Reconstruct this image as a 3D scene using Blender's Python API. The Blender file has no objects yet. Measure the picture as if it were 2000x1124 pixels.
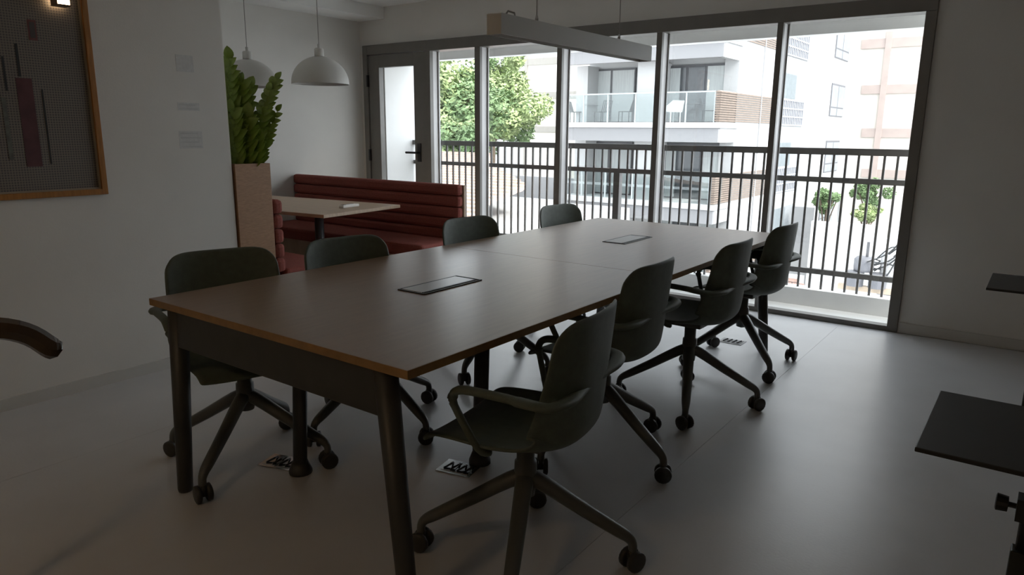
import bpy, math, random
from mathutils import Vector, Matrix
random.seed(7)
S = bpy.context.scene
COL = S.collection

# ------------------------------------------------------------------ camera
CAM_H = 1.32
FPX, YAW, PITCH, ROLL = 1395.77, -0.636381, -0.215422, 0.008755
_f = Vector((math.sin(YAW)*math.cos(PITCH), math.cos(YAW)*math.cos(PITCH), math.sin(PITCH)))
_r0 = Vector((math.cos(YAW), -math.sin(YAW), 0)); _u0 = _r0.cross(_f)
_r = math.cos(ROLL)*_r0 + math.sin(ROLL)*_u0
_u = -math.sin(ROLL)*_r0 + math.cos(ROLL)*_u0
CPOS = Vector((0, 0, CAM_H))
cam_d = bpy.data.cameras.new('camera'); cam = bpy.data.objects.new('camera', cam_d); COL.objects.link(cam)
cam_d.sensor_width = 36.0; cam_d.lens = FPX/2000*36; cam_d.clip_start = .05; cam_d.clip_end = 400
M3 = Matrix((_r, _u, -_f)).transposed()
cam.matrix_world = Matrix.Translation(CPOS) @ M3.to_4x4()
S.camera = cam

# ------------------------------------------------------------------ light
w = bpy.data.worlds.new('overcast_sky'); S.world = w; w.use_nodes = True
bg = w.node_tree.nodes['Background']
bg.inputs[0].default_value = (.89, .945, 1.0, 1); bg.inputs[1].default_value = 6.0
sun_d = bpy.data.lights.new('sun', 'SUN'); sun = bpy.data.objects.new('sun', sun_d); COL.objects.link(sun)
sun_d.energy = 9.0; sun_d.angle = math.radians(12); sun_d.color = (1, .97, .92)
sun.rotation_euler = Vector((-.72, .12, -.68)).to_track_quat('-Z', 'Y').to_euler()
S.view_settings.view_transform = 'Standard'; S.view_settings.look = 'None'
S.view_settings.gamma = 1; S.view_settings.use_curve_mapping = False
S.view_settings.exposure = -0.25
S.cycles.diffuse_bounces = 6; S.cycles.max_bounces = 14; S.cycles.transparent_max_bounces = 16
S.cycles.sample_clamp_indirect = 6; S.cycles.caustics_reflective = False; S.cycles.caustics_refractive = False

# ------------------------------------------------------------------ pixel -> place
def ray(x, y): return _f + (x-1000)/FPX*_r - (y-562)/FPX*_u
def atz(x, y, z): d = ray(x, y); return CPOS + d*((z-CAM_H)/d.z)
def aty(x, y, Y): d = ray(x, y); return CPOS + d*(Y/d.y)
def atx(x, y, X): d = ray(x, y); return CPOS + d*(X/d.x)

# ------------------------------------------------------------------ materials
MATS = {}
def mat(name, col, rough=.6, metal=0., spec=.5, var=0., vscale=8., bump=0., bscale=60., stretch=(1, 1, 1), emit=None, estr=0.):
    if name in MATS: return MATS[name]
    m = bpy.data.materials.new(name); m.use_nodes = True; MATS[name] = m
    nt = m.node_tree; b = nt.nodes['Principled BSDF']
    b.inputs['Base Color'].default_value = (*col, 1); b.inputs['Roughness'].default_value = rough
    b.inputs['Metallic'].default_value = metal; b.inputs['Specular IOR Level'].default_value = spec
    if emit: b.inputs['Emission Color'].default_value = (*emit, 1); b.inputs['Emission Strength'].default_value = estr
    if var or bump:
        tc = nt.nodes.new('ShaderNodeTexCoord'); mp = nt.nodes.new('ShaderNodeMapping')
        mp.inputs['Scale'].default_value = stretch
        nt.links.new(tc.outputs['Object'], mp.inputs[0])
    if var:
        n = nt.nodes.new('ShaderNodeTexNoise'); n.inputs['Scale'].default_value = vscale; n.inputs['Detail'].default_value = 5
        nt.links.new(mp.outputs[0], n.inputs['Vector'])
        r = nt.nodes.new('ShaderNodeValToRGB')
        r.color_ramp.elements[0].position = .3; r.color_ramp.elements[1].position = .7
        r.color_ramp.elements[0].color = (*[max(0, c*(1-var)) for c in col], 1)
        r.color_ramp.elements[1].color = (*[min(1, c*(1+var)) for c in col], 1)
        nt.links.new(n.outputs[0], r.inputs[0]); nt.links.new(r.outputs[0], b.inputs['Base Color'])
    if bump:
        n2 = nt.nodes.new('ShaderNodeTexNoise'); n2.inputs['Scale'].default_value = bscale; n2.inputs['Detail'].default_value = 3
        nt.links.new(mp.outputs[0], n2.inputs['Vector'])
        bp = nt.nodes.new('ShaderNodeBump'); bp.inputs['Strength'].default_value = bump; bp.inputs['Distance'].default_value = .01
        nt.links.new(n2.outputs[0], bp.inputs['Height']); nt.links.new(bp.outputs[0], b.inputs['Normal'])
    return m
def glass(name, tint=(1, 1, 1), refl=.06, rough=.0):
    if name in MATS: return MATS[name]
    m = bpy.data.materials.new(name); m.use_nodes = True; MATS[name] = m
    nt = m.node_tree; nt.nodes.clear()
    o = nt.nodes.new('ShaderNodeOutputMaterial'); mx = nt.nodes.new('ShaderNodeMixShader')
    t = nt.nodes.new('ShaderNodeBsdfTransparent'); t.inputs[0].default_value = (*tint, 1)
    g = nt.nodes.new('ShaderNodeBsdfGlossy'); g.inputs['Roughness'].default_value = rough
    mx.inputs[0].default_value = refl
    nt.links.new(t.outputs[0], mx.inputs[1]); nt.links.new(g.outputs[0], mx.inputs[2]); nt.links.new(mx.outputs[0], o.inputs[0])
    return m

WALL = mat('wall_paint', (.68, .665, .63), .85, var=.03, vscale=3, bump=.05, bscale=150)
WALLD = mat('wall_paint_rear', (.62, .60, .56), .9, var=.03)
CEIL = mat('ceiling_paint', (.80, .80, .78), .9, var=.02)
FLOOR = mat('floor_vinyl', (.55, .55, .56), .36, spec=.9, var=.06, vscale=2.5, bump=.04, bscale=90)
BASE = mat('baseboard_paint', (.55, .54, .51), .6, var=.02)
ALU = mat('dark_anodised_frame', (.17, .16, .145), .42, metal=.0, spec=.5, var=.06)
ALUS = mat('frame_reveal_lit', (.70, .69, .69), .5, var=.04)  # window light on the frame reveals put into the colour
BLACK = mat('black_powder_coat', (.012, .013, .014), .45, var=.1)
DARKM = mat('table_frame_anthracite', (.034, .033, .030), .45, var=.1, vscale=20)
SHELL = mat('chair_shell_green', (.088, .106, .082), .55, var=.12, vscale=40, bump=.15, bscale=400)
CHBASE = mat('chair_base_paint', (.085, .088, .083), .38, var=.08)
RUBBER = mat('caster_rubber', (.035, .035, .034), .5, var=.1)
WOOD = mat('table_laminate', (.24, .155, .095), .32, spec=.9, var=.09, vscale=5, bump=.01, bscale=80, stretch=(14, 1.2, 1))
WEDGE = mat('table_edge_band', (.26, .145, .05), .5, var=.15, vscale=30)
OAKL = mat('booth_laminate', (.42, .30, .20), .45, var=.12, vscale=6, stretch=(1.5, 14, 1))
OAKP = mat('planter_laminate', (.36, .205, .115), .5, var=.14, vscale=6, stretch=(6, 6, 30))
RED = mat('brick_red_fabric', (.25, .062, .046), .9, var=.15, vscale=120, bump=.3, bscale=500)
WHITEP = mat('lamp_white', (.62, .61, .58), .5, var=.02)
LEAFM = mat('zz_leaf', (.21, .29, .05), .35, var=.3, vscale=14)
STEMM = mat('zz_stem', (.06, .10, .03), .5, var=.2)
SOIL = mat('potting_soil', (.03, .022, .015), 1., var=.3, vscale=40)
FRAMEW = mat('picture_frame_wood', (.33, .145, .035), .45, var=.2, vscale=10, stretch=(8, 8, 1))
CHROME = mat('chrome', (.6, .6, .6), .18, metal=1., var=.05)
PANE = glass('window_glass', (.97, .98, .98), .05)
RAIL = mat('railing_paint', (.12, .115, .11), .5, var=.1)
CONC = mat('balcony_concrete', (.78, .78, .77), .8, var=.05, vscale=4)
RENDERW = mat('white_render', (.36, .36, .358), .85, var=.03, vscale=1.5)
CREAM = mat('cream_render', (.60, .56, .51), .85, var=.04, vscale=.8)
PINK = mat('pink_band', (.41, .335, .305), .85, var=.06, vscale=2)
SLAT = mat('brown_slat', (.165, .125, .10), .7, var=.2, vscale=6)
BGLASS = glass('balustrade_glass', (.85, .885, .885), .05)
DGLASS = mat('dark_window_glass', (.05, .055, .06), .12, var=.2)
CURT = mat('pale_curtain', (.36, .375, .37), .9, var=.12, vscale=4, stretch=(10, 10, .3))
GREYF = mat('dark_grey_joinery', (.06, .06, .065), .5, var=.1)
TILE = mat('terracotta_tile', (.42, .30, .25), .85, var=.2, vscale=7)
TREEL = mat('tree_leaf', (.27, .34, .15), .7, var=.45, vscale=1.2)
TREED = mat('tree_leaf_dark', (.15, .23, .10), .7, var=.4, vscale=1.5)
BARK = mat('bark', (.10, .075, .055), .9, var=.3)
STREET = mat('street_asphalt', (.34, .34, .335), .9, var=.1, vscale=.5)
GREYW = mat('grey_garden_wall', (.33, .33, .335), .9, var=.08, vscale=1)
BRICK = mat('brick_red', (.25, .16, .13), .9, var=.25, vscale=12)
CABLE = mat('pendant_cable', (.30, .29, .27), .6, var=.05)

# ------------------------------------------------------------------ mesh helpers
class MB:
    def __init__(s): s.v = []; s.f = []
    def add(s, vs, fs):
        o = len(s.v); s.v += [tuple(p) for p in vs]; s.f += [tuple(i+o for i in f) for f in fs]; return s
    def box(s, x0, x1, y0, y1, z0, z1):
        x0, x1 = sorted((x0, x1)); y0, y1 = sorted((y0, y1)); z0, z1 = sorted((z0, z1))
        return s.add([(x0,y0,z0),(x1,y0,z0),(x1,y1,z0),(x0,y1,z0),(x0,y0,z1),(x1,y0,z1),(x1,y1,z1),(x0,y1,z1)],
                     [(0,3,2,1),(4,5,6,7),(0,1,5,4),(1,2,6,5),(2,3,7,6),(3,0,4,7)])
    def hexa(s, b, t):
        return s.add(list(b)+list(t), [(0,3,2,1),(4,5,6,7),(0,1,5,4),(1,2,6,5),(2,3,7,6),(3,0,4,7)])
    def prism(s, poly, d):
        n = len(poly); d = Vector(d); p = [Vector(q) for q in poly]
        return s.add(p+[q+d for q in p], [tuple(range(n))[::-1], tuple(range(n, 2*n))]+[(i, (i+1) % n, n+(i+1) % n, n+i) for i in range(n)])
    def tube(s, pts, r, n=8, up=None, close=False):
        pts = [Vector(p) for p in pts]; m = len(pts); vs = []; fs = []
        if not isinstance(r, list): r = [r]*m
        ref = Vector(up) if up else None; prev = None
        for i, p in enumerate(pts):
            a = pts[(i-1) % m] if (close or i) else p; c = pts[(i+1) % m] if (close or i < m-1) else p
            t = (c-a).normalized()
            if ref: x = ref.cross(t)
            elif prev is None:
                x = Vector((0, 0, 1)).cross(t)
                if x.length < .1: x = Vector((1, 0, 0)).cross(t)
            else: x = prev - t*prev.dot(t)
            if x.length < 1e-5: x = Vector((1, 0, 0))
            x.normalize(); prev = x; y = t.cross(x)
            ra, rb = r[i] if isinstance(r[i], tuple) else (r[i], r[i])
            for k in range(n):
                q = 2*math.pi*k/n; vs.append(p + x*(ra*math.cos(q)) + y*(rb*math.sin(q)))
        for i in range(m if close else m-1):
            for k in range(n):
                j = (i+1) % m
                fs.append((i*n+k, i*n+(k+1) % n, j*n+(k+1) % n, j*n+k))
        if not close: fs += [tuple(range(n))[::-1], tuple(range((m-1)*n, m*n))]
        return s.add(vs, fs)
    def cyl(s, a, b, r, n=16): return s.tube([a, b], r, n)
    def lathe(s, prof, n=32, c=(0, 0, 0)):
        vs = []; fs = []; m = len(prof)
        for (r, z) in prof:
            for k in range(n):
                q = 2*math.pi*k/n; vs.append((c[0]+r*math.cos(q), c[1]+r*math.sin(q), c[2]+z))
        for i in range(m-1):
            for k in range(n): fs.append((i*n+k, i*n+(k+1) % n, (i+1)*n+(k+1) % n, (i+1)*n+k))
        return s.add(vs, fs)
    def mesh(s, name, m, smooth=False):
        me = bpy.data.meshes.new(name); me.from_pydata(s.v, [], s.f); me.update()
        if m: me.materials.append(m)
        if smooth:
            me.polygons.foreach_set('use_smooth', [True]*len(me.polygons))
        return me
    def build(s, name, m, parent=None, smooth=False, bevel=0, loc=None, rotz=0):
        o = bpy.data.objects.new(name, s.mesh(name, m, smooth)); COL.objects.link(o)
        if parent: o.parent = parent
        if loc: o.location = loc
        if rotz: o.rotation_euler = (0, 0, rotz)
        if bevel:
            b = o.modifiers.new('bevel', 'BEVEL'); b.width = bevel; b.segments = 2; b.limit_method = 'ANGLE'
        return o
def box(name, m, x0, x1, y0, y1, z0, z1, parent=None, bevel=0): return MB().box(x0, x1, y0, y1, z0, z1).build(name, m, parent, bevel=bevel)
def tag(o, label, cat, group=None, kind=None):
    o['label'] = label; o['category'] = cat
    if group: o['group'] = group
    if kind: o['kind'] = kind
    return o
def struct(o, label, cat): return tag(o, label, cat, kind='structure')
def thing(name, label, cat, loc=(0, 0, 0), rotz=0, group=None):
    o = bpy.data.objects.new(name, None); COL.objects.link(o); o.location = loc; o.rotation_euler = (0, 0, rotz)
    o.empty_display_size = .1
    return tag(o, label, cat, group)
def kids(o): return [c for c in COL.objects if c.parent == o]
def copy_tree(o, parent=None):
    ch = kids(o); c = o.copy(); COL.objects.link(c); c.parent = parent
    for k in ch: copy_tree(k, c)
    return c
def catmull(P, n=6):
    P = [Vector(p) for p in P]; out = []
    for i in range(len(P)-1):
        a, b, c, d = P[max(i-1, 0)], P[i], P[i+1], P[min(i+2, len(P)-1)]
        for k in range(n):
            t = k/n; out.append(.5*((2*b)+(c-a)*t+(2*a-5*b+4*c-d)*t*t+(3*b-a-3*c+d)*t**3))
    return out+[P[-1]]

# ------------------------------------------------------------------ room shell
W = 5.36; CZ = 2.535; XA = -5.966; XL = -3.83; XR = 3.0; YN = -2.5
flo = box('floor', mat('floor_joint', (.22, .22, .22), .8, var=.05), XA-.15, XR+.15, YN-.15, W+.13, -.12, -.002)
struct(flo, 'smooth pale grey vinyl floor of the meeting room', 'floor')
SX = [XA-.15, -5.04, -3.04, -1.04, .96, XR+.15]
for i in range(5): box('vinyl_sheet', FLOOR, SX[i]+.0006, SX[i+1]-.0006, YN, W-.02 if SX[i] < 5 else W, -.002, 0, flo)
struct(box('ceiling', CEIL, XA-.15, XR+.15, YN-.15, W+.13, CZ, CZ+.15), 'plain off-white ceiling above the meeting table', 'ceiling')
struct(box('wall_left', WALL, XL-.12, XL, YN, 2.42, 0, CZ), 'plain grey-white wall with the framed panel', 'wall')
struct(box('wall_inner', WALL, XA, XL-.12, 2.28, 2.42, 0, CZ), 'wall closing the booth recess behind the planter', 'wall')
struct(box('wall_alcove', WALL, XA-.15, XA, 2.28, W+.13, 0, CZ), 'off-white wall behind the two dome pendants', 'wall')
wb = MB().box(XA, -.681, W, W+.13, 2.175, CZ).box(-.681, XR, W, W+.13, 0, CZ).box(XA, -5.912, W, W+.13, 0, 2.175).build('wall_back', WALL)
struct(wb, 'grey-white wall around and right of the tall windows', 'wall')
struct(box('wall_right', WALLD, XR, XR+.15, YN, W+.13, 0, CZ), 'wall closing the room on the right', 'wall')
struct(box('wall_front', WALLD, XL-.12, XR, YN-.15, YN, 0, CZ), 'wall behind the viewer', 'wall')
struct(box('trim_1', CEIL, XA, -5.6, 2.42, W, 2.42, CZ), 'boxed ceiling beam along the booth wall', 'beam')
struct(box('baseboard_back', BASE, -.681, XR, W-.013, W, 0, .07), 'low baseboard right of the windows', 'baseboard')
struct(box('baseboard_left', BASE, XL, XL+.012, YN, 2.42, 0, .06), 'low pale baseboard under the framed panel', 'baseboard')

# window wall
win = thing('window_1', 'floor-to-ceiling window wall with dark metal frame and four panes', 'window', (-2.8, W, 0)); win['kind'] = 'structure'
def wbox(name, m, x0, x1, y0, y1, z0, z1, bevel=0): return box(name, m, x0+2.8, x1+2.8, y0, y1, z0, z1, win, bevel)
wbox('header', ALU, -5.0, -.681, -.025, .12, 2.075, 2.175, .004)
wbox('sill', ALU, -4.95, -.745, -.02, .06, 0, .035, .003)
wbox('sill_track', ALUS, -4.95, -.745, .06, .12, 0, .02)
for a, b in ((-4.40, -4.336), (-3.49, -3.44), (-2.572, -2.526), (-1.655, -1.614)):
    wbox('mullion', ALU, a, b, -.02, .012, .035, 2.075)
    wbox('mullion_reveal', ALUS, a+.002, b-.002, .012, .12, .035, 2.075)
wbox('end_jamb', ALU, -.746, -.681, -.025, .12, 0, 2.075, .003)
wbox('door_jamb', ALU, -5.0, -4.958, -.025, .02, 0, 2.075)
wbox('door_jamb_reveal', ALUS, -4.998, -4.96, .02, .12, 0, 2.075)
edges = [-4.96, -4.40, -4.336, -3.49, -3.44, -2.572, -2.526, -1.655, -1.614, -.746]
for i in range(0, 10, 2):
    wbox('glass_pane', PANE, edges[i], edges[i+1], .094, .100, .02, 2.075)
    wbox('glazing_bead', ALU, edges[i], edges[i]+.012, .085, .094, .035, 2.075)
# balcony door
dr = thing('door_1', 'dark metal balcony door with one tall glass panel and lever handle', 'door', (-5.45, W, 0)); dr['kind'] = 'structure'
def dbox(name, m, x0, x1, y0, y1, z0, z1, bevel=0, parent=None): return box(name, m, x0+5.45, x1+5.45, y0, y1, z0, z1, parent or dr, bevel)
dbox('frame_left', ALU, -5.912, -5.845, -.025, .1, 0, 2.175, .003)
dbox('frame_top', ALU, -5.845, -5.0, -.025, .1, 2.08, 2.175, .003)
dbox('stile', ALU, -5.84, -5.688, -.01, .05, .01, 2.075, .003)
st = dbox('stile', ALU, -5.194, -5.003, -.01, .05, .01, 2.075, .003)
dbox('top_rail', ALU, -5.688, -5.194, -.01, .05, 1.95, 2.075)
dbox('bottom_rail', ALU, -5.688, -5.194, -.01, .05, .01, .16)
dbox('glass_pane', PANE, -5.688, -5.194, .018, .024, .16, 1.95)
for z in (1.82, 1.06, .3): dbox('hinge', BLACK, -5.852, -5.832, -.04, -.01, z-.06, z+.06, .003)
hd = MB().box(-.025, .025, -.018, -.01, -.09, .09).tube([(0, -.018, 0), (0, -.06, 0), (-.03, -.065, 0), (-.14, -.065, 0)], .011, 8).build('lever_handle', BLACK, dr, loc=(-5.13+5.45, 0, 1.10))

# balcony
struct(box('balcony_floor', CONC, -5.9, .6, W+.13, 5.99, -.14, -.02), 'narrow pale concrete balcony floor outside the windows', 'balcony')
struct(box('balcony_curb', CONC, -5.75, .6, 5.84, 5.99, -.02, .115), 'low concrete curb under the balcony railing', 'curb')
sb = MB().box(-5.9, .6, W+.13, 5.93, 2.28, 2.6).box(-5.9, .6, 5.93, 6.05, 2.055, 2.6).build('balcony_ceiling', CONC)
struct(sb, 'pale soffit and edge beam over the balcony', 'ceiling')
struct(box('wall_balcony', mat('bright_balcony_wall', (.85, .85, .84), .85, var=.02), -5.95, -5.75, W+.13, 6.08, -.14, 2.6), 'white balcony end wall seen through the door glass', 'wall')
rl = thing('balcony_railing', 'dark metal balcony railing with vertical bars outside the windows', 'railing', (-2.6, 5.915, .115))
def rbox(name, x0, x1, z0, z1, d=.02, p=None): return box(name, RAIL, x0+2.6, x1+2.6, -d, d, z0-.115, z1-.115, p or rl)
rbox('top_rail', -5.75, .6, 1.165, 1.215, .03)
rbox('middle_rail', -5.75, .6, .955, .995)
rbox('bottom_rail', -5.75, .6, .235, .275)
rbox('post', -3.20, -3.14, .115, .955, .03)
rbox('post', .1, .16, .115, .955, .03)
m_up = MB().box(-.008, .008, -.008, .008, .88, 1.05).mesh('baluster', RAIL)
m_lo = MB().box(-.008, .008, -.008, .008, .0, .84).mesh('baluster', RAIL)
x = -5.70
while x < .1:
    for me in (m_up, m_lo):
        o = bpy.data.objects.new('baluster', me); COL.objects.link(o); o.parent = rl; o.location = (x+2.6, 0, 0)
    x += .0875

# ------------------------------------------------------------------ meeting table
TX0, TX1, TY0, TY1, TZ = -2.476, -1.214, 1.208, 4.367, .735
TCX, TCY = (TX0+TX1)/2, (TY0+TY1)/2
tb = thing('meeting_table', 'long wood-topped meeting table with dark splayed legs', 'table', (TCX, TCY, 0))
hx, hy = (TX1-TX0)/2, (TY1-TY0)/2
SEAM = 2.745-TCY
def top_half(y0, y1):
    o = MB().box(-hx, hx, y0, y1, TZ-.024, TZ).build('tabletop', WOOD, tb)
    e = MB()
    e.box(-hx-.0015, -hx, y0, y1, TZ-.024, TZ-.0005).box(hx, hx+.0015, y0, y1, TZ-.024, TZ-.0005)
    if y0 < -1: e.box(-hx-.0015, hx+.0015, y0-.0015, y0, TZ-.024, TZ-.0005)
    if y1 > 1: e.box(-hx-.0015, hx+.0015, y1, y1+.0015, TZ-.024, TZ-.0005)
    e.build('edge_band', WEDGE, o)
top_half(-hy, SEAM-.0015); top_half(SEAM+.0015, hy)
for sy in (-1, 1):
    ye = sy*(hy-.036)
    MB().hexa([(-hx+.09, ye-.02, .575), (hx-.09, ye-.02, .575), (hx-.09, ye+.02, .575), (-hx+.09, ye+.02, .575)],
              [(-hx+.10, ye-.02, TZ-.024), (hx-.10, ye-.02, TZ-.024), (hx-.10, ye+.02, TZ-.024), (-hx+.10, ye+.02, TZ-.024)]).build('end_apron', DARKM, tb, bevel=.004)
    for sx in (-1, 1):
        MB().tube([(sx*(hx-.050), ye, 0), (sx*(hx-.051), ye, .012), (sx*(hx-.118), ye, TZ-.026)], [(.025, .025), (.027, .027), (.034, .034)], 14).build('leg', DARKM, tb, smooth=True)
for sx in (-1, 1):
    box('long_rail', DARKM, sx*.34-.02, sx*.34+.02, -hy+.06, hy-.06, TZ-.068, TZ-.024, tb, .003)
box('cross_beam', DARKM, -.45, .45, SEAM-.03, SEAM+.03, TZ-.085, TZ-.024, tb, .003)
# flush power boxes
def power_box(cy, label):
    t = thing('power_box', label, 'power box', (-1.83, cy, TZ), 0, 'flush power boxes in the tabletop')
    MB().box(-.068, .068, -.167, -.161, 0, .0035).box(-.068, .068, .161, .167, 0, .0035).box(-.068, -.062, -.161, .161, 0, .0035).box(.062, .068, -.161, .161, 0, .0035).build('rim', BLACK, t)
    MB().box(-.061, .040, -.152, .152, 0, .003).build('lid', mat('power_lid', (.20, .17, .14), .3, var=.05), t)
    MB().box(.040, .049, -.15, .15, 0, .0032).build('cable_slot', BLACK, t)
power_box(2.015, 'flush metal power box in the near half of the tabletop')
power_box(3.56, 'flush metal power box in the far half of the tabletop')
# cable risers and floor boxes
def riser(b, top, label):
    t = thing('cable_riser', label, 'cable riser', (b[0], b[1], 0))
    P = [(0, 0, .0), (0, 0, .05), (top[0]-b[0], top[1]-b[1], TZ-.028)]
    MB().tube(P, [(.034, .022), (.034, .022), (.034, .022)], 10, up=(0, 1, 0)).build('sleeve', BLACK, t, smooth=True)
    MB().lathe([(0, 0), (.045, 0), (.045, .012), (.03, .05), (0, .05)], 14).build('foot', RUBBER, t, smooth=True)
riser((-2.205, 1.595), (-2.12, 1.57), 'black cable riser under the table beside the front left chair')
riser((-1.70, 2.09), (-1.665, 2.07), 'black cable riser under the table behind the nearest chair')
def floor_box(x, y, rz, label, chrome):
    t = thing('floor_box', label, 'floor outlet', (x, y, 0), rz, 'floor outlet boxes')
    MB().box(-.075, .075, -.055, .055, 0, .003).build('plate', CHROME if chrome else mat('floor_plate', (.38, .38, .39), .5, var=.05), t)
    MB().box(-.06, -.005, -.04, .04, .003, .005).box(.005, .06, -.04, .04, .003, .005).build('flap', CHROME if chrome else BLACK if False else mat('floor_flap', (.22, .22, .23), .4, var=.1), t)
    for k in range(4):
        MB().tube([(-.05+.03*k, -.03, .006), (-.05+.03*k+.02, .0, .016), (-.04+.03*k, .03, .006)], .004, 6).build('cable_end', BLACK, t)
p = atz(560, 905, 0); floor_box(p.x-.02, p.y-.01, .3, 'shiny floor outlet beside the riser by the front left chair', True)
p = atz(920, 916, 0); floor_box(p.x-.04, p.y-.03, .2, 'shiny floor outlet under the seat of the nearest chair', True)
p = atz(1430, 668, 0); floor_box(p.x, p.y, 0, 'flush floor outlet in the bright floor near the window', False)

# ------------------------------------------------------------------ chairs
def shell_mesh():
    prof = catmull([(.225, .425, .215), (.20, .452, .225), (.10, .456, .235), (-.03, .446, .242), (-.135, .445, .244), (-.195, .472, .243),
                    (-.212, .54, .235), (-.217, .63, .232), (-.223, .73, .228), (-.232, .842, .220)], 4)
    crv = lambda t: .012+.055*math.exp(-((t-.60)/.22)**2)+(.030 if t > .6 else .030*max(0, (t-.3)/.3))
    NV, NU = 30, 18; m = len(prof)-1; vs = []; fs = []
    def P(s):
        s = min(max(s, 0), 1)*m; i = min(int(s), m-1); return prof[i].lerp(prof[i+1], s-i)
    for j in range(NV+1):
        for i in range(NU+1):
            u = -1+2*i/NU; t0 = .028*abs(u)**4; t1 = 1-.065*abs(u)**7
            t = t0+(t1-t0)*j/NV; q = P(t); d = (P(t+.01)-P(t-.01))
            ty, tz = d.x, d.y; L = math.hypot(ty, tz) or 1; ty /= L; tz /= L
            ny, nz = tz, -ty        # inside normal: up on the seat, forward on the back
            c = crv(t)*abs(u)**2.6
            vs.append((q.z*u*(1-.02*abs(u)**3), q.x+ny*c, q.y+nz*c))
    for j in range(NV):
        for i in range(NU):
            a = j*(NU+1)+i; fs.append((a, a+1, a+NU+2, a+NU+1))
    return MB().add(vs, fs)
def make_chair():
    t = thing('swivel_chair', 'x', 'chair')
    s = shell_mesh().build('shell', SHELL, t, smooth=True)
    so = s.modifiers.new('solid', 'SOLIDIFY'); so.thickness = .012; so.offset = 0
    ss = s.modifiers.new('sub', 'SUBSURF'); ss.levels = 1; ss.render_levels = 1
    half = [(.190, .02, .436), (.228, .035, .46), (.264, .080, .575), (.271, .090, .615), (.274, .070, .640), (.274, .02, .645), (.275, -.08, .643), (.273, -.135, .638), (.254, -.192, .632), (.18, -.212, .628), (.09, -.203, .625), (0, -.196, .625)]
    pts = catmull(half, 4); pts = pts+[Vector((-q.x, q.y, q.z)) for q in reversed(pts[:-1])]
    rr = []
    for i, q in enumerate(pts):
        rr.append((.016 if q.y > -.1 else .023, .012) if q.z > .6 else (.010, .011))
    MB().tube(pts, rr, 10, up=(0, 0, 1)).build('armrest', SHELL, t, smooth=True)
    MB().box(-.10, .10, -.09, .11, .415, .437).build('seat_plate', CHBASE, t, bevel=.006)
    MB().lathe([(0, .42), (.028, .42), (.028, .34), (.034, .335), (.036, .27), (.030, .225), (0, .215)], 18).build('column', CHBASE, t, smooth=True)
    leg = MB().tube(catmull([(.0, 0, .285), (.05, 0, .268), (.17, 0, .195), (.285, 0, .128), (.318, 0, .108), (.333, 0, .088), (.335, 0, .058)], 3),
                    [(.028-.014*min(1, i/15), .031-.016*min(1, i/15)) for i in range(19)], 10, up=(0, 1, 0)).mesh('leg', CHBASE, True)
    cm = MB()
    for sy in (-1, 1):
        cm.tube([(.0, sy*.010, .033), (.0, sy*.013, .033), (.0, sy*.026, .033), (.0, sy*.029, .033)], [.028, .033, .033, .026], 16)
    cm.tube([(0, -.012, .03), (0, .012, .03)], .012, 8).box(-.014, .014, -.009, .009, .03, .066)
    cme = cm.mesh('caster', RUBBER, True)
    for k in range(4):
        l = bpy.data.objects.new('leg', leg); COL.objects.link(l); l.parent = t; l['k'] = k
        c = bpy.data.objects.new('caster', cme); COL.objects.link(c); c.parent = l; c.location = (.335, 0, 0); c.rotation_euler = (0, 0, .7+k*1.1)
    return t
CH = make_chair(); used = [False]
def chair(x, y, rot, base, label):
    o = CH if not used[0] else copy_tree(CH); used[0] = True
    o.location = (x, y, 0); o.rotation_euler = (0, 0, math.radians(rot)); o['label'] = label; o['group'] = 'swivel chairs around the meeting table'
    for c in kids(o):
        if 'k' in c: c.rotation_euler = (0, 0, math.radians(base-rot+90*c['k']))
    return o
chair(-1.165, 1.655, 99, 28, 'nearest dark green swivel armchair, right side of the table')
chair(-1.364, 2.484, 91, -14.5, 'dark swivel armchair second from the viewer on the right side')
chair(-1.30, 3.23, 89, 22, 'dark swivel armchair third from the viewer on the right side')
chair(-1.31, 4.02, 87, 47, 'dark swivel armchair in front of the bright window, right side farthest')
chair(-2.451, 1.535, -107, 28, 'dark green swivel armchair tucked in at the front left corner')
chair(-2.335, 2.115, -98, -3.5, 'dark green swivel armchair second along the left side of the table')
chair(-2.40, 3.08, -96, 10, 'dark green swivel armchair in front of the red bench end')
chair(-2.40, 4.02, -96, 30, 'dark green swivel armchair at the far left corner by the window')
for c in list(COL.objects):
    if 'k' in c: del c['k']

# ------------------------------------------------------------------ booth
def bench(y_back, s, label, x0=XA+.005, x1=-3.815):
    # s=+1: the back is on the +y side and the seat faces -y
    t = thing('booth_bench', label, 'bench', ((x0+x1)/2, y_back, 0)); hw = (x1-x0)/2
    def b(name, m, xa, xb, ya, yb, za, zb, bev=0, p=None): return box(name, m, xa, xb, ya*-s, yb*-s, za, zb, p or t, bev)
    if s > 0: b('back_board', OAKL, -hw, hw, -.022, .0, 0, .885)
    n = 5; z0 = .43; dz = (.892-z0)/n
    for k in range(n):
        b('back_roll', RED, -hw, hw-.004, .0, .072, z0+k*dz+.001, z0+(k+1)*dz-.001, .024)
    b('plinth', BLACK, -hw+.02, hw-.04, .03, .42, 0, .12)
    b('seat_base', OAKL, -hw, hw, .0, .47, .12, .34)
    b('seat_cushion', RED, -hw, hw-.004, .072, .50, .34, .445, .022)
    return t
bench(4.49, 1, 'long brick-red upholstered booth bench backing onto the balcony door')
bench(2.678, -1, 'brick-red booth bench partly hidden behind the wooden planter')
bt = thing('booth_table', 'light wood booth table between the two red benches', 'table', (-4.83, 3.575, 0), math.radians(7))
MB().box(-.74, .74, -.43, .43, .710, .735).build('tabletop', OAKL, bt, bevel=.003)
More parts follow.
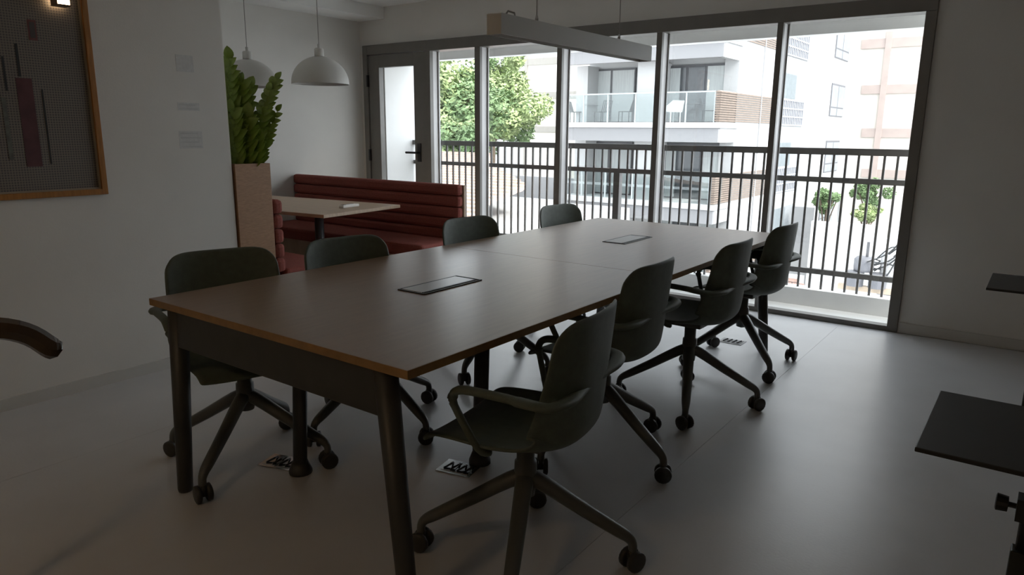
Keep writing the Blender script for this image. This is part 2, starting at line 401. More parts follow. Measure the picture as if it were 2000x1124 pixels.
for x in (.27,):
    MB().cyl((x, 0, .02), (x, 0, .71), .035, 16).build('pedestal', mat('pedestal_grey', (.07, .075, .08), .4, var=.05), bt, smooth=True)
    MB().lathe([(0, 0), (.2, 0), (.2, .008), (.04, .02), (0, .02)], 24, (x, 0, 0)).build('base_plate', BLACK, bt)
p = atz(682, 405, .735)
rm = thing('remote_control', 'slim white remote control lying on the booth table', 'remote', (p.x, p.y, .735), math.radians(97))
MB().box(-.09, .09, -.024, .024, 0, .022).build('body', mat('remote_white', (.85, .84, .80), .45, var=.02), rm, bevel=.005)
MB().box(-.08, -.05, -.016, .016, .022, .0235).build('display', BLACK, rm)
for k in range(4): MB().box(-.03+.02*k, -.018+.02*k, -.012, .012, .022, .024).build('button', mat('remote_button', (.6, .6, .6), .5, var=.05), rm)

# planter box and plant
PX0, PX1, PY0, PY1, PZ = -4.62, -3.818, 2.432, 2.672, 1.118
pl = thing('planter_box', 'tall wood-veneer planter box at the end of the wall', 'planter', ((PX0+PX1)/2, (PY0+PY1)/2, 0))
hx2, hy2 = (PX1-PX0)/2, (PY1-PY0)/2
box('end_panel', OAKP, hx2-.018, hx2, -hy2, hy2, 0, PZ, pl, .0015); box('end_panel', OAKP, -hx2, -hx2+.018, -hy2, hy2, 0, PZ, pl)
box('side_panel', OAKP, -hx2+.018, hx2-.018, -hy2, -hy2+.018, 0, PZ, pl); box('side_panel', OAKP, -hx2+.018, hx2-.018, hy2-.018, hy2, 0, PZ, pl)
box('soil', SOIL, -hx2+.018, hx2-.018, -hy2+.018, hy2-.018, PZ-.12, PZ-.05, pl)
def leaf_mesh():
    L, Wd = .074, .026; vs = []; fs = []; n = 6
    for i in range(n+1):
        t = i/n; wv = Wd*math.sin(math.pi*min(1, t**.8))**.75 if 0 < t < 1 else .0015
        z = .012*math.sin(math.pi*t)-.010*t*t
        vs += [(-wv, L*t, z+.006), (0, L*t, z), (wv, L*t, z+.006)]
    for i in range(n):
        a = 3*i; fs += [(a, a+1, a+4, a+3), (a+1, a+2, a+5, a+4)]
    return MB().add(vs, fs).mesh('leaf', LEAFM, True)
LM = leaf_mesh()
zp = thing('zz_plant', 'upright plant with glossy green leaflets in the wooden planter', 'plant', (-3.93, 2.55, PZ-.05))
def stem(bx, by, tip, bow, n, sc):
    P0 = Vector((bx, by, 0)); P2 = Vector(tip); P1 = (P0+P2)/2+Vector(bow)
    B = lambda t: (1-t)**2*P0+2*t*(1-t)*P1+t*t*P2
    s = MB().tube([B(i/10) for i in range(11)], [.009-.006*i/10 for i in range(11)], 7).build('stem', STEMM, zp, smooth=True)
    for i in range(n):
        t = .13+.87*i/(n-1); c = B(t); d = (B(min(1, t+.02))-B(max(0, t-.02))).normalized()
        side = d.cross(Vector((.62, -.78, .15))).normalized()
        for sg in ((1, -1) if i < n-1 else (0,)):
            ax = (d*(.8 if sg else 1)+side*sg*.65+Vector((random.uniform(-.15, .15), random.uniform(-.15, .15), random.uniform(-.1, .1)))).normalized()
            nrm = (Vector((.55, -.6, .5))-ax*Vector((.55, -.6, .5)).dot(ax)+Vector((random.uniform(-.25, .25),)*3)).normalized(); nrm = (nrm-ax*nrm.dot(ax)).normalized()
            o = bpy.data.objects.new('leaf', LM); COL.objects.link(o); o.parent = s
            R_ = Matrix((nrm.cross(ax)*-1, ax, nrm)).transposed()
            o.matrix_local = Matrix.Translation(c) @ R_.to_4x4() @ Matrix.Scale(sc*random.uniform(.85, 1.15)*(1-.25*t), 4)
ZB = Vector((-3.93, 2.55, PZ-.05))
def tip(x, y, X): return atx(x, y, X)-ZB
for bx_, by_, tp_, bow, n_, sc in ((.00, -.045, tip(447, 118, -3.93), (0, -.02, 0), 15, 1.5), (.03, .03, tip(541, 157, -3.90), (.0, -.035, .05), 13, 1.2),
        (.05, .055, tip(542, 219, -3.88), (.0, -.035, -.02), 11, 1.1), (.05, -.06, tip(455, 222, -3.88), (0, -.01, 0), 10, 1.45),
        (.05, -.01, tip(484, 232, -3.87), (0, -.01, 0), 9, 1.6), (-.05, .0, tip(486, 175, -3.98), (0, -.01, 0), 11, 1.5), (.06, .02, tip(500, 268, -3.86), (0, -.005, 0), 6, 1.5), (.03, -.03, tip(470, 165, -3.92), (0, -.02, 0), 13, 1.5)):
    stem(bx_, by_, tp_, bow, n_, sc)

# dome pendants
def pendant(px_, py_rim, depth, label):
    c = CPOS + ray(px_, py_rim)*depth
    t = thing('dome_pendant', label, 'lamp', (c.x, c.y, c.z), 0, 'white dome pendants over the booth')
    prof = [(.2*math.cos(a), .185*math.sin(a)) for a in [math.pi/2*k/14 for k in range(14)]]
    MB().lathe([(.196, -.006), (.2, -.006)]+prof+[(.032, .184), (.030, .2), (0, .2)], 40).build('shade', WHITEP, t, smooth=True).modifiers.new('s', 'SOLIDIFY').thickness = .003
    MB().lathe([(.033, .186), (.033, .232), (.026, .240), (.010, .242), (.010, .268), (0, .268)], 20).build('socket_cap', WHITEP, t, smooth=True)
    MB().cyl((0, 0, .265), (0, 0, CZ-c.z-.0), .003, 6).build('cable', CABLE, t)
    MB().lathe([(0, -.03), (.045, -.03), (.05, 0), (0, 0)], 20, (0, 0, CZ-c.z)).build('ceiling_rose', WHITEP, t)
    MB().lathe([(0, .03), (.03, .04), (.035, .08), (.015, .13), (.015, .18), (0, .18)], 14).build('bulb', mat('bulb_glass', (.7, .7, .68), .3, var=.02), t, smooth=True)
pendant(626, 163, 5.1, 'white dome pendant lamp hanging clear of the plant')
pendant(487, 168, 5.15, 'white dome pendant lamp partly hidden by the plant')

# linear pendant over the table
lx = -1.85
lp = thing('linear_pendant', 'long white box-shaped pendant lamp over the meeting table', 'lamp', (lx, 3.04, 1.698))
MB().box(-.036, -.032, -.67, .67, 0, .079).box(.032, .036, -.67, .67, 0, .079).box(-.032, .032, -.67, .67, .045, .079).box(-.036, .036, -.672, -.67, 0, .079).box(-.036, .036, .67, .672, 0, .079).build('housing', WHITEP, lp)
MB().box(-.032, .032, -.67, .67, .030, .036).build('diffuser', mat('diffuser', (.72, .72, .72), .5, var=.01), lp)
for y in (-.375, .365):
    MB().cyl((0, y, .09), (0, y, CZ-1.698), .0022, 6).build('suspension_wire', CABLE, lp)
    MB().lathe([(0, .079), (.008, .079), (.008, .095), (.004, .11), (0, .11)], 10, (0, y, 0)).build('wire_grip', CHROME, lp)
MB().tube([(0, -.60, .079), (.0, -.58, .10), (.01, -.55, .095), (0, -.53, .079)], .004, 6).build('cable_loop', CABLE, lp)

# ------------------------------------------------------------------ left wall: framed panel with painted reflections, glass marks, reflected lamp
fy1, fz0, fy0, fz1 = 1.705, .992, .55, 2.12
fr = thing('framed_panel', 'orange-brown wood frame holding a dark finely gridded panel', 'framed panel', (XL, (fy0+fy1)/2, fz0))
hw, hh = (fy1-fy0)/2, fz1-fz0
for nm, a in (('frame_side', (.0, .028, hw-.028, hw, 0, hh)), ('frame_side', (.0, .028, -hw, -hw+.028, 0, hh)), ('frame_bottom', (0, .028, -hw+.028, hw-.028, 0, .028)), ('frame_top', (0, .028, -hw+.028, hw-.028, hh-.028, hh))):
    box(nm, FRAMEW, *a, fr, .002)
gm = mat('gridded_panel', (.075, .070, .068), .6)
nt = gm.node_tree; tc = nt.nodes.new('ShaderNodeTexCoord'); sx_ = nt.nodes.new('ShaderNodeSeparateXYZ'); cb = nt.nodes.new('ShaderNodeCombineXYZ')
br = nt.nodes.new('ShaderNodeTexBrick'); br.offset = 0; br.inputs['Scale'].default_value = 1; br.inputs['Brick Width'].default_value = .0115; br.inputs['Row Height'].default_value = .0115
br.inputs['Mortar Size'].default_value = .0018; br.inputs['Color1'].default_value = (.095, .085, .085, 1); br.inputs['Color2'].default_value = (.085, .075, .077, 1); br.inputs['Mortar'].default_value = (.21, .185, .15, 1)
nt.links.new(tc.outputs['Object'], sx_.inputs[0]); nt.links.new(sx_.outputs[1], cb.inputs[0]); nt.links.new(sx_.outputs[2], cb.inputs[1]); nt.links.new(cb.outputs[0], br.inputs['Vector'])
nt.links.new(br.outputs[0], nt.nodes['Principled BSDF'].inputs['Base Color'])
box('panel', gm, 0, .010, -hw+.028, hw-.028, .028, hh-.028, fr)
box('inner_lip', mat('lip', (.30, .25, .19), .6, var=.05), .010, .016, hw-.036, hw-.028, .036, hh-.028, fr); box('inner_lip', MATS['lip'], .010, .016, -hw+.028, hw-.028, .028, .036, fr)
def patch(name, m, q0, q1, d=.0105, th=.0008):  # reflections in the glass, painted as flat patches on the panel
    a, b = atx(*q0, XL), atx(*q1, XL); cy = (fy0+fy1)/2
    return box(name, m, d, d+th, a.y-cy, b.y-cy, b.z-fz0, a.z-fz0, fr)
patch('red_reflection', mat('red_reflection', (.085, .030, .035), .7, var=.25, vscale=12), (28, 152), (82, 325))
patch('dark_reflection', mat('dark_reflection', (.022, .024, .027), .7, var=.2), (0, 110), (14, 178)); patch('dark_reflection', MATS['dark_reflection'], (26, 85), (40, 150))
patch('pale_reflection', mat('pale_reflection', (.11, .115, .10), .7, var=.3, vscale=30), (0, 190), (26, 312))
patch('dark_reflection', MATS['dark_reflection'], (82, 175), (97, 320))
patch('reflected_sign', mat('sign_reflection', (.14, .05, .05), .7, var=.1), (50, 38), (72, 80)); patch('reflected_sign_centre', mat('reflected_sign_centre', (.07, .06, .06), .7, var=.1), (54, 43), (68, 75), .0114)
# lamp reflected in the glass, built here as a lit fixture
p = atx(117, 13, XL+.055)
wl = thing('reflected_lamp', 'small warm lamp reflection built as a lit lamp over the framed panel', 'lamp', (XL, p.y, p.z))
MB().box(.035, .10, -.027, .027, 0, .006).box(.035, .10, -.030, -.027, 0, .14).box(.035, .10, .027, .030, 0, .14).build('housing', mat('reflected_lamp_housing', (.10, .07, .05), .5, var=.05), wl)
MB().box(.04, .0985, -.026, .026, .007, .138).build('shade', mat('reflected_lamp_glow', (.9, .8, .6), .5, emit=(1, .70, .40), estr=11.0), wl)
MB().box(.0112, .035, -.012, .012, .06, .09).build('arm', MATS['reflected_lamp_housing'], wl)
# faint marks of the glass, set on the wall as thin sheets
NOT = mat('faint_glass_mark', (.585, .585, .575), .8, var=.06, vscale=60); LIN = mat('faint_mark_line', (.52, .52, .515), .8, var=.1)
def mark(q0, q1, lines, label):
    a, b = atx(*q0, XL), atx(*q1, XL); t = thing('glass_mark', label, 'mark', (XL, (a.y+b.y)/2, b.z)); h = a.z-b.z; w_ = (b.y-a.y)/2
    box('sheet', NOT, 0, .001, -w_, w_, 0, h, t)
    for k in range(lines): box('mark_line', LIN, .001, .0014, -w_*.9, w_*(.85-.2*(k % 2)), h*(k+.3)/lines, h*(k+.62)/lines, t)
mark((342, 106), (379, 142), 0, 'faint blank square notice from the glass, set high on the left wall')
mark((346, 200), (390, 217), 2, 'faint narrow notice with two lines from the glass, set on the left wall')
mark((349, 256), (397, 290), 4, 'faint notice with four lines from the glass, set lowest on the left wall')

# ------------------------------------------------------------------ reflected handrail end, built solid (left edge)
hr = thing('handrail', 'reflection of a dark varnished wooden handrail end, built solid at the left edge', 'handrail', (-2.46, .44, 0))
pts = [CPOS+ray(a, b)*d - Vector((-2.46, .44, 0)) for a, b, d in ((104, 682, 1.93), (96, 678, 1.92), (60, 656, 1.89), (10, 643, 1.85), (-70, 640, 1.80), (-190, 640, 1.74))]
MB().tube(catmull(pts, 3), (.030, .029), 8, up=(0, 0, 1)).build('rail', mat('reflected_rail_wood', (.045, .026, .014), .22, var=.3, vscale=9), hr, bevel=.006)
e = pts[-1]
MB().cyl((e.x, e.y, 0), (e.x, e.y, e.z), .02, 12).build('post', BLACK, hr)
MB().lathe([(0, 0), (.06, 0), (.06, .008), (0, .008)], 18, (e.x, e.y, 0)).build('base_plate', BLACK, hr)

# ------------------------------------------------------------------ laptop stands (right edge)
def stand(y, label):
    t = thing('laptop_stand', label, 'stand', (.064, y, 0), 0, 'black laptop stands')
    MB().box(-.205, .36, -.205, .205, .695, .705).build('tray', BLACK, t, bevel=.002)
    MB().box(.05, .36, .195, .203, .705, .720).build('stop_ledge', BLACK, t)
    MB().box(-.02, .02, -.02, .02, .03, .45).build('pole', BLACK, t, bevel=.003)
    MB().cyl((0, 0, .45), (0, 0, .695), .013, 14).build('inner_pole', BLACK, t, smooth=True)
    MB().tube([(-.02, 0, .545), (-.036, 0, .545), (-.037, 0, .545), (-.058, 0, .545), (-.060, 0, .545)], [.006, .006, .017, .019, .014], 14).box(-.022, .022, -.022, .022, .52, .57).build('clamp_knob', BLACK, t)
    MB().box(-.03, .03, -.22, .22, .04, .07).box(-.03, .33, -.21, -.17, .04, .07).box(-.03, .33, .17, .21, .04, .07).build('base_frame', BLACK, t, bevel=.004)
    for a, b in ((0, -.19), (0, .19), (.3, -.19), (.3, .19)): MB().cyl((a, b-.012, .02), (a, b+.012, .02), .02, 12).build('caster', RUBBER, t)
stand(1.766, 'black laptop stand cut by the right edge, nearer one with the knob')
stand(3.69, 'black laptop stand tray at the right edge, farther one by the wall')

# warm lamp added unseen behind the viewer to lift the dark foreground
cl = thing('fill_lamp', 'small warm round fill lamp added behind the viewer', 'lamp', (-1.4, -1.3, CZ))
MB().lathe([(0, -.05), (.13, -.05), (.14, 0), (0, 0)], 28).build('shade', mat('fill_glow', (.9, .8, .6), .5, emit=(1, .66, .36), estr=42.0), cl)

# ================================================================== outside
GZ = -6.6
struct(box('ground', STREET, -90, 60, 8, 130, GZ-.3, GZ), 'pale street and yards far below the balcony', 'ground')
F = 25.6
cx = aty(1404, 236, F).x          # corner of the building
bx0 = aty(1102, 236, F).x
zf = 1.70; ST = 2.98
RB = 27.3                          # plane of the loggia back wall
B = thing('apartment_building', 'white apartment block with glass balconies and brown slat guards', 'building', ((bx0+cx)/2, F, GZ))
o0 = Vector(((bx0+cx)/2, F, GZ))
def bb(name, m, x0, x1, y0, y1, z0, z1, p=None, base=None):
    q = base if base is not None else o0
    return box(name, m, x0-q.x, x1-q.x, y0-q.y, y1-q.y, z0-q.z, z1-q.z, p or B)
YE = 46.5; FASC = mat('shaded_fascia', (.205, .205, .21), .85, var=.03)  # shade of the front face put into the fascia colour
bb('body', RENDERW, bx0, cx, RB+.2, YE, GZ, zf+3.6*ST)
bb('corner_wall', RENDERW, cx-.55, cx, RB-.02, RB+.2, GZ, zf+3.6*ST)
for k in (-2, -1, 0, 1, 2):
    z = zf+k*ST
    bb('slab_edge', RENDERW, bx0-.05, cx+.05, F-.06, RB+.2, z-.2, z)
    bb('fascia', FASC, bx0, cx, F, F+.18, z-.72, z-.2)
    bb('side_fascia', RENDERW, cx-.18, cx, F+.18, RB-.021, z-.72, z-.2)
    if k > 1: continue
    # loggia back wall pieces, doors
    def door(pa, pb, dark):
        xa, xb = aty(pa, 200, RB).x, aty(pb, 200, RB).x; zt = z+2.2
        d = bb('sliding_door', GREYF, xa, xb, RB+.08, RB+.198, z, zt)
        n = 3 if dark else 2; wdt = (xb-xa)/n
        for i in range(n):
            m_ = CURT if (not dark or (i == n-1)) else DGLASS
            box('pane', m_, xa+i*wdt+.06-o0.x, xa+(i+1)*wdt-.04-o0.x, RB+.06-o0.y, RB+.08-o0.y, z+.05-o0.z, zt-.08-o0.z, d)
        if dark: box('curtain', CURT, xa+.08-o0.x, xa+.5-o0.x, RB+.045-o0.y, RB+.058-o0.y, z+.05-o0.z, zt-.1-o0.z, d)
    door(1147, 1237, k == -2); door(1302, 1412, True)
    bb('party_wall', RENDERW, aty(1243, 200, F+.5).x, aty(1279, 200, F+.5).x, F+.5, RB+.2, z, z+ST-.7)
    bb('left_wall', RENDERW, bx0, aty(1132, 200, F+.3).x, F+.9, RB+.2, z, z+ST-.7)
    # glass balustrade
    xs = [aty(q, 200, F).x for q in (1106, 1140, 1187, 1241, 1292, 1340, 1396)]
    for i in range(6): bb('glass_panel', BGLASS, xs[i]+.02, xs[i+1]-.02, F+.02, F+.035, z+.02, z+1.06)
    bb('handrail', mat('grey_handrail', (.30, .33, .34), .4, var=.05), xs[0], xs[-1], F+.0, F+.05, z+1.06, z+1.11)
    for q in xs[1:]: bb('balustrade_post', MATS['grey_handrail'], q-.025, q+.025, F+.005, F+.045, z, z+1.06)
    # slat guard on the corner
    g = MB(); n = 13
    for i in range(n):
        za = z+.04+i*(1.08/n); zb = za+1.08/n*.62
        g.box(xs[-1]+.03-o0.x, cx-o0.x+.03, -.03, .03, za-o0.z, zb-o0.z)
        g.box(cx-o0.x-.03, cx-o0.x+.03, .03, 6.9, za-o0.z, zb-o0.z)
    g.build('slat_guard', SLAT, B)
    bb('guard_backing', mat('guard_backing', (.36, .31, .27), .8, var=.1), xs[-1]+.05, cx-.035, F+.04, F+.06, z, z+1.12)
    bb('guard_backing', MATS['guard_backing'], cx-.045, cx-.032, F+.06, F+6.9, z, z+1.12)
    # side-face openings
    for (ya, yb) in ((32.9, 36.3),):
        bb('opening', mat('opening_grey', (.22, .23, .24), .8, var=.08), cx-.05, cx+.004, ya, yb, z+1.15, z+2.25)
        bb('opening_curtain', mat('blue_curtain', (.14, .16, .17), .8, var=.1), cx+.004, cx+.012, ya+.15, ya+1.9, z+1.15, z+2.2)
        lt = MB()
        for i in range(13):
            yy = ya+.1+i*(yb-ya-.2)/12
            lt.box(cx+.01-o0.x, cx+.05-o0.x, yy-.05-o0.y, yy+.05-o0.y, z-.0-o0.z, z+1.1-o0.z)
        for i in range(4): lt.box(cx+.01-o0.x, cx+.055-o0.x, ya-o0.y, yb-o0.y, z+i*.36-.03-o0.z, z+i*.36+.03-o0.z)
        lt.build('lattice_guard', mat('lattice_grey', (.27, .28, .31), .7, var=.1), B)
    wd = bb('side_window', mat('window_frame_grey', (.10, .10, .11), .6, var=.1), cx-.05, cx+.03, 41.3, 44.3, z+.55, z+2.25)
    for (ya, yb, za, zb) in ((41.4, 42.75, 1.05, 2.15), (42.85, 44.2, 1.05, 2.15), (41.4, 42.75, .6, .98), (42.85, 44.2, .6, .98)):
        box('pane', mat('side_pane', (.20, .22, .24), .3, var=.15, vscale=3), cx+.03-o0.x, cx+.04-o0.x, ya-o0.y, yb-o0.y, z+za-o0.z, z+zb-o0.z, wd)
bb('downpipe', GREYW, cx, cx+.05, 30.0, 30.06, GZ, zf+3.5*ST)

# furniture on the opposite balcony
PATIO = mat('black_wire', (.012, .012, .013), .6, var=.1)
def patio_chair(px_, Y, rot, label, m, white=False):
    q = aty(px_, 225, Y); t = thing('patio_chair', label, 'chair', (q.x, Y, zf), math.radians(rot), 'chairs on the opposite balcony')
    if white:
        MB().add([(-.28, -.22, .40), (.28, -.22, .40), (.24, .24, .44), (-.24, .24, .44), (-.25, -.36, .82), (.25, -.36, .82), (-.30, -.05, .62), (.30, -.05, .62)],
                 [(0, 1, 2, 3), (0, 4, 5, 1), (0, 3, 6), (1, 7, 2), (0, 6, 4), (1, 5, 7)]).build('shell', m, t).modifiers.new('s', 'SOLIDIFY').thickness = .02
    else:
        g = MB().box(-.24, .24, -.22, .24, .42, .44); g.build('seat', m, t)
        g = MB()
        for i in range(6): a = -.22+i*.088; g.tube([(a, -.22, .44), (a, -.36, .86)], .016, 5)
        g.tube([(-.24, -.36, .86), (.24, -.36, .86)], .012, 5); g.build('backrest', m, t)
    for a in (-.22, .22):
        for b in (-.2, .22): MB().cyl((a, b, 0), (a, b, .42), .020, 6).build('leg', m, t)
def patio_table(px_, Y, label):
    q = aty(px_, 225, Y); t = thing('patio_table', label, 'table', (q.x, Y, zf), 0, 'small tables on the opposite balcony')
    MB().lathe([(0, .70), (.36, .70), (.36, .72), (0, .72)], 20).build('top', GREYF, t); MB().cyl((0, 0, .02), (0, 0, .7), .025, 8).build('leg', GREYF, t); MB().lathe([(0, 0), (.2, 0), (.2, .02), (0, .02)], 16).build('foot', GREYF, t)
patio_chair(1126, F+.9, -80, 'dark wire patio chair at the far left of the opposite balcony', PATIO)
patio_chair(1176, F+.9, 70, 'dark wire patio chair with slanted back on the opposite balcony', PATIO)
patio_chair(1222, F+.9, 100, 'dark patio chair beside the party wall of the opposite balcony', PATIO)
patio_chair(1313, F+.8, 60, 'white shell patio chair on the opposite balcony', mat('white_plastic', (.8, .8, .8), .5, var=.02), True)
patio_chair(1384, F+.8, -60, 'dark patio chair next to the slat guard on the opposite balcony', PATIO)
patio_table(1151, F+1.25, 'small round table between the dark patio chairs')
patio_table(1356, F+1.2, 'small round table right of the white patio chair')

# banded building on the right
def banded(name, label, Y, pxa, pxb, z1, bands, vbands, mw, mb_):
    xa, xb = aty(pxa, 200, Y).x, aty(pxb, 200, Y).x; t = thing(name, label, 'building', ((xa+xb)/2, Y, GZ)); q = Vector(((xa+xb)/2, Y, GZ))
    bb('wall', mw, xa, xb, Y, Y+14, GZ, z1, t, q)
    for (p0, p1, pa, pb) in bands:
        a, b = aty(p0, pa, Y), aty(p0, pb, Y); bb('band', mb_, a.x, aty(p1, pb, Y).x, Y-.08, Y, b.z, a.z, t, q)
    for (p0, p1) in vbands:
        a, b = aty(p0, 200, Y), aty(p1, 200, Y); bb('pillar_band', mb_, a.x, b.x, Y-.12, Y, GZ, z1, t, q)
    return t, q
banded('banded_building', 'cream apartment block with pinkish cross bands at the right', 52, 1662, 1900, 22, [(1684, 1905, 78, 96), (1684, 1905, 167, 184), (1684, 1905, 251, 268), (1684, 1905, 330, 346)], [(1717, 1729)], CREAM, PINK)
LB = mat('pale_band', (.31, .29, .265), .85, var=.05)
banded('cream_building', 'pale cream apartment block behind the tree', 62, 1026, 1200, 26, [(1030, 1200, 115, 128), (1030, 1200, 181, 194), (1030, 1200, 247, 258)], [(1024, 1030)], CREAM, LB)
t, q = banded('far_tower', 'distant white tower with small windows above the tree', 95, 930, 1026, 34, [], [], RENDERW, LB)
for (p0, p1, pa, pb) in ((1001, 1007, 104, 118), (1009, 1015, 106, 119), (1018, 1024, 108, 120), (985, 992, 104, 117)):
    a, b = aty(p0, pa, 95), aty(p1, pb, 95); bb('window', DGLASS, a.x, b.x, 94.9, 95, b.z, a.z, t, q)

# tiled house on the left
def quad_pts(*a): return [Vector(v) for v in a]
YL, YH = 15.0, 27.0
zl, zh = aty(900, 452, YL).z, aty(900, 297, YH).z
def on_roof(x, y):
    d = ray(x, y); k = (zh-zl)/(YH-YL); t = (zl-CAM_H-k*YL)/(d.z-k*d.y); return CPOS+d*t
edge = sorted(((p.y, p.x) for p in (on_roof(955, 300), on_roof(962, 322), on_roof(1031, 363), on_roof(957, 392), on_roof(915, 450))))
def edge_x(Y):
    if Y <= edge[0][0]: return edge[0][1]
    for (y0, x0), (y1, x1) in zip(edge, edge[1:]):
        if Y <= y1: return x0+(x1-x0)*(Y-y0)/max(1e-6, y1-y0)
    return edge[-1][1]
xW = on_roof(860, 400).x-9
H = thing('tiled_house', 'low house with a terracotta tiled roof behind the railing', 'house', (xW, YL, GZ)); hq = Vector((xW, YL, GZ))
n = 26
for i in range(n):
    y0, y1 = YL+(YH-YL)*i/n, YL+(YH-YL)*(i+1)/n
    def pt(Y, right, dz): return Vector((edge_x(Y) if right else xW, Y, zl+(zh-zl)*(Y-YL)/(YH-YL)+dz))-hq
    MB().hexa([pt(y0, 0, -.10), pt(y0, 1, -.10), pt(y1, 1, -.12), pt(y1, 0, -.12)], [pt(y0, 0, .07), pt(y0, 1, .07), pt(y1, 1, .0), pt(y1, 0, .0)]).build('roof_row', TILE, H)
bb('wall', RENDERW, xW+.3, edge[0][1]-.4, YL+.5, YH-.5, GZ, zl-.2, H, hq)
a = aty(925, 372, 29); b = aty(1090, 372, 29)
struct(box('garden_wall', GREYW, a.x, b.x+1, 29, 29.3, GZ, aty(1040, 345, 29).z), 'pale grey wall right of the tiled roof', 'wall')

# trees
def tree(label, base, zc, rx, rz, n, ls, mats, group='trees outside', trunk_r=.22):
    t = thing('leafy_tree', label, 'tree', (base[0], base[1], GZ), 0, group); c = Vector((0, 0, zc-GZ)); rnd = random.Random(len(label)+int(rx*10))
    for ci, m in enumerate(mats):
        vs = []; fs = []
        blobs = [(Vector((rnd.gauss(0, .55)*rx, rnd.gauss(0, .5)*rx, rnd.gauss(0, .5)*rz)), rnd.uniform(.28, .5)*rx) for _ in range(18)]
        for i in range(n//len(mats)):
            bc, br_ = rnd.choice(blobs); d = Vector((rnd.gauss(0, 1), rnd.gauss(0, 1), rnd.gauss(0, 1))).normalized()
            p_ = c+bc+d*br_*rnd.uniform(.7, 1.0)
            if p_.z < .8: continue
            u_ = Vector((rnd.gauss(0, 1), rnd.gauss(0, 1), rnd.gauss(0, .6))).normalized(); v_ = u_.cross(d+Vector((.01, .02, .3))).normalized(); s_ = ls*rnd.uniform(.6, 1.3)
            o = len(vs); vs += [p_-u_*s_, p_+v_*s_*.45, p_+u_*s_, p_-v_*s_*.45]; fs.append((o, o+1, o+2, o+3))
        o = MB().add(vs, fs).build('foliage', m, t); o['kind'] = 'stuff'
    tp = Vector((rx*.1, 0, zc-GZ))
    MB().tube(catmull([(0, 0, 0), (.1*rx, 0, (zc-GZ)*.4), tp], 4), [trunk_r*(1-.06*i) for i in range(9)], 8).build('trunk', BARK, t, smooth=True)
    for k in range(5):
        a_ = rnd.uniform(0, 6.28); MB().tube([tp*.6, tp*.85+Vector((math.cos(a_), math.sin(a_), .2))*rx*.4, tp+Vector((math.cos(a_), math.sin(a_), .1))*rx*.85], [trunk_r*.5, trunk_r*.3, .03], 6).build('branch', BARK, t)
q = aty(885, 205, 40); tree('big bright green tree filling the left window panes', (q.x, 40), q.z, 4.4, 3.1, 26000, .20, [TREEL, TREED], trunk_r=.35)
q = aty(958, 196, 52); tree('green tree with a leaning branch next to the cream block', (q.x, 52), q.z, 2.9, 3.6, 18000, .20, [TREEL, TREED], trunk_r=.3)
q = aty(862, 258, 31); tree('lower green tree behind the ridge of the tiled roof', (q.x, 31), q.z-.5, 1.9, 1.0, 9000, .15, [TREEL, TREED])
q = aty(1614, 392, 35); tree('small dark tree at the foot of the white block', (q.x, 35), q.z, .46, .6, 4000, .09, [TREED], trunk_r=.1)
q = aty(1695, 378, 46); tree('small dark tree in front of the banded building', (q.x, 46), q.z, .75, .62, 5000, .10, [TREED], trunk_r=.1)
q = aty(1692, 418, 41); tree('bright green bush below the small dark tree', (q.x, 41), q.z, .55, .42, 4000, .08, [TREEL], trunk_r=.07)
# yard walls on the right
def ywall(name, m, pa, pb, Y, label):
    a, b = aty(*pa, Y), aty(*pb, Y)
    struct(box(name, m, a.x, b.x, Y, Y+.3, GZ, a.z), label, 'wall')
ywall('yard_wall', GREYW, (1500, 400), (1592, 400), 36, 'grey yard wall beside the white apartment block')
ywall('boundary_wall', mat('pale_boundary', (.62, .62, .61), .9, var=.05), (1585, 432), (1720, 440), 34, 'pale boundary wall under the green bush')
a = aty(1640, 560, 22); b = aty(1900, 440, 30)
rf = thing('shed_roof', 'pale sloping roof seen through the right pane', 'roof', (a.x, 22, GZ))
MB().hexa([(0, 0, a.z-GZ-.1), (b.x-a.x+6, 0, a.z-GZ-.1), (b.x-a.x+6, 8, b.z-GZ-.1), (b.x-a.x-2.2, 8, b.z-GZ-.1)], [(0, 0, a.z-GZ), (b.x-a.x+6, 0, a.z-GZ), (b.x-a.x+6, 8, b.z-GZ), (b.x-a.x-2.2, 8, b.z-GZ)]).build('sheet', RENDERW, rf)
MB().box(.2, b.x-a.x+5.8, .3, .5, 0, a.z-GZ-.1).build('wall', RENDERW, rf)
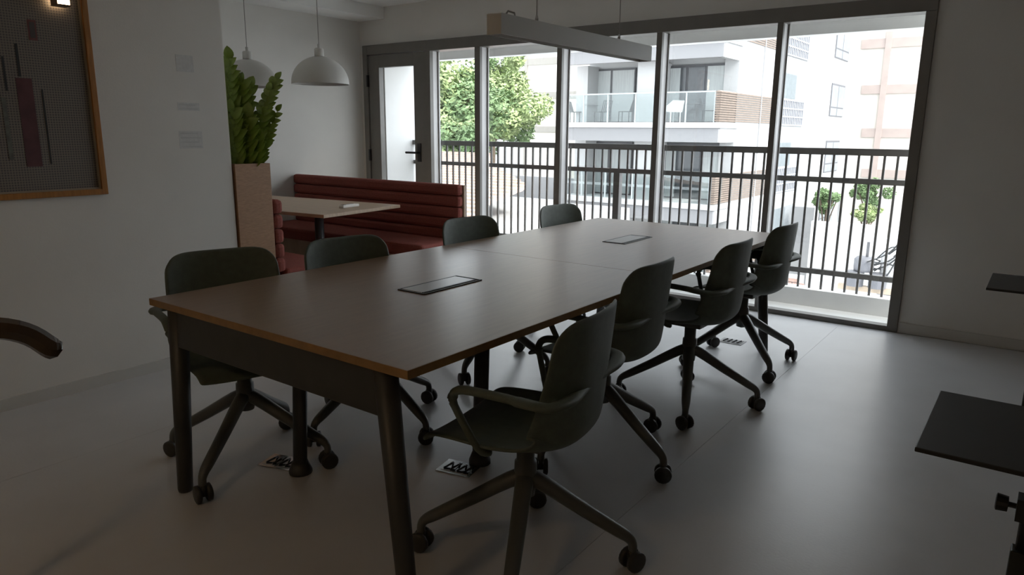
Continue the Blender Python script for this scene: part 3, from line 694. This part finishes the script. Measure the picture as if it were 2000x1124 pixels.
# utility pole top
q = aty(1692, 515, 11.5)
up = thing('utility_pole', 'utility pole top with dark transformer and tangled cables', 'utility pole', (q.x, 11.5, GZ))
hz = q.z-GZ
MB().cyl((.28, .1, 0), (.28, .1, hz+.15), .11, 12).build('pole', GREYW, up, smooth=True)
MB().lathe([(0, -.12), (.13, -.12), (.14, -.08), (.14, .06), (.10, .10), (0, .10)], 16, (-.03, 0, hz+.0)).build('transformer', mat('transformer_grey', (.10, .10, .11), .5, var=.1), up, smooth=True)
MB().cyl((.0, 0, hz+.1), (.0, 0, hz+.32), .02, 8).build('insulator', GREYF, up)
MB().box(-.35, .75, -.05, .05, hz-.42, hz-.34).build('crossarm', mat('crossarm_wood', (.30, .24, .18), .8, var=.2), up)
MB().lathe([(0, -.12), (.12, -.12), (.12, .1), (0, .1)], 14, (-.12, -.05, hz-.22)).build('drum', MATS['transformer_grey'], up)
MB().lathe([(0, -.12), (.12, -.12), (.12, .1), (0, .1)], 14, (.18, -.05, hz-.22)).build('drum', MATS['transformer_grey'], up)
rnd = random.Random(3)
for k in range(14):
    y_ = rnd.uniform(-.15, .15); z_ = hz+rnd.uniform(-.15, .12)
    MB().tube(catmull([(.0+rnd.uniform(-.05, .2), y_, z_), (.3, y_, z_+rnd.uniform(-.1, .2)), (.55, y_, z_+rnd.uniform(.0, .5)), (.9+rnd.uniform(0, .3), y_, z_+rnd.uniform(.3, .9))], 4), .010, 5).build('cable', BLACK, up)
# low brick wall near the curb
a = aty(1530, 541, 14); b = aty(1560, 541, 14)
bw = thing('brick_pier', 'small red brick pier seen below the railing', 'pier', (a.x, 14, GZ))
MB().box(-.6, b.x-a.x, 0, .4, 0, a.z-GZ).build('core', GREYW, bw)
bm = MB().box(0, .21, -.03, 0, 0, .06).mesh('brick', BRICK)
for r_ in range(7):
    for c_ in range(4):
        o = bpy.data.objects.new('brick', bm); COL.objects.link(o); o.parent = bw; o.location = (-.6+c_*.225+(.11 if r_ % 2 else 0), 0, a.z-GZ-.07-r_*.072)
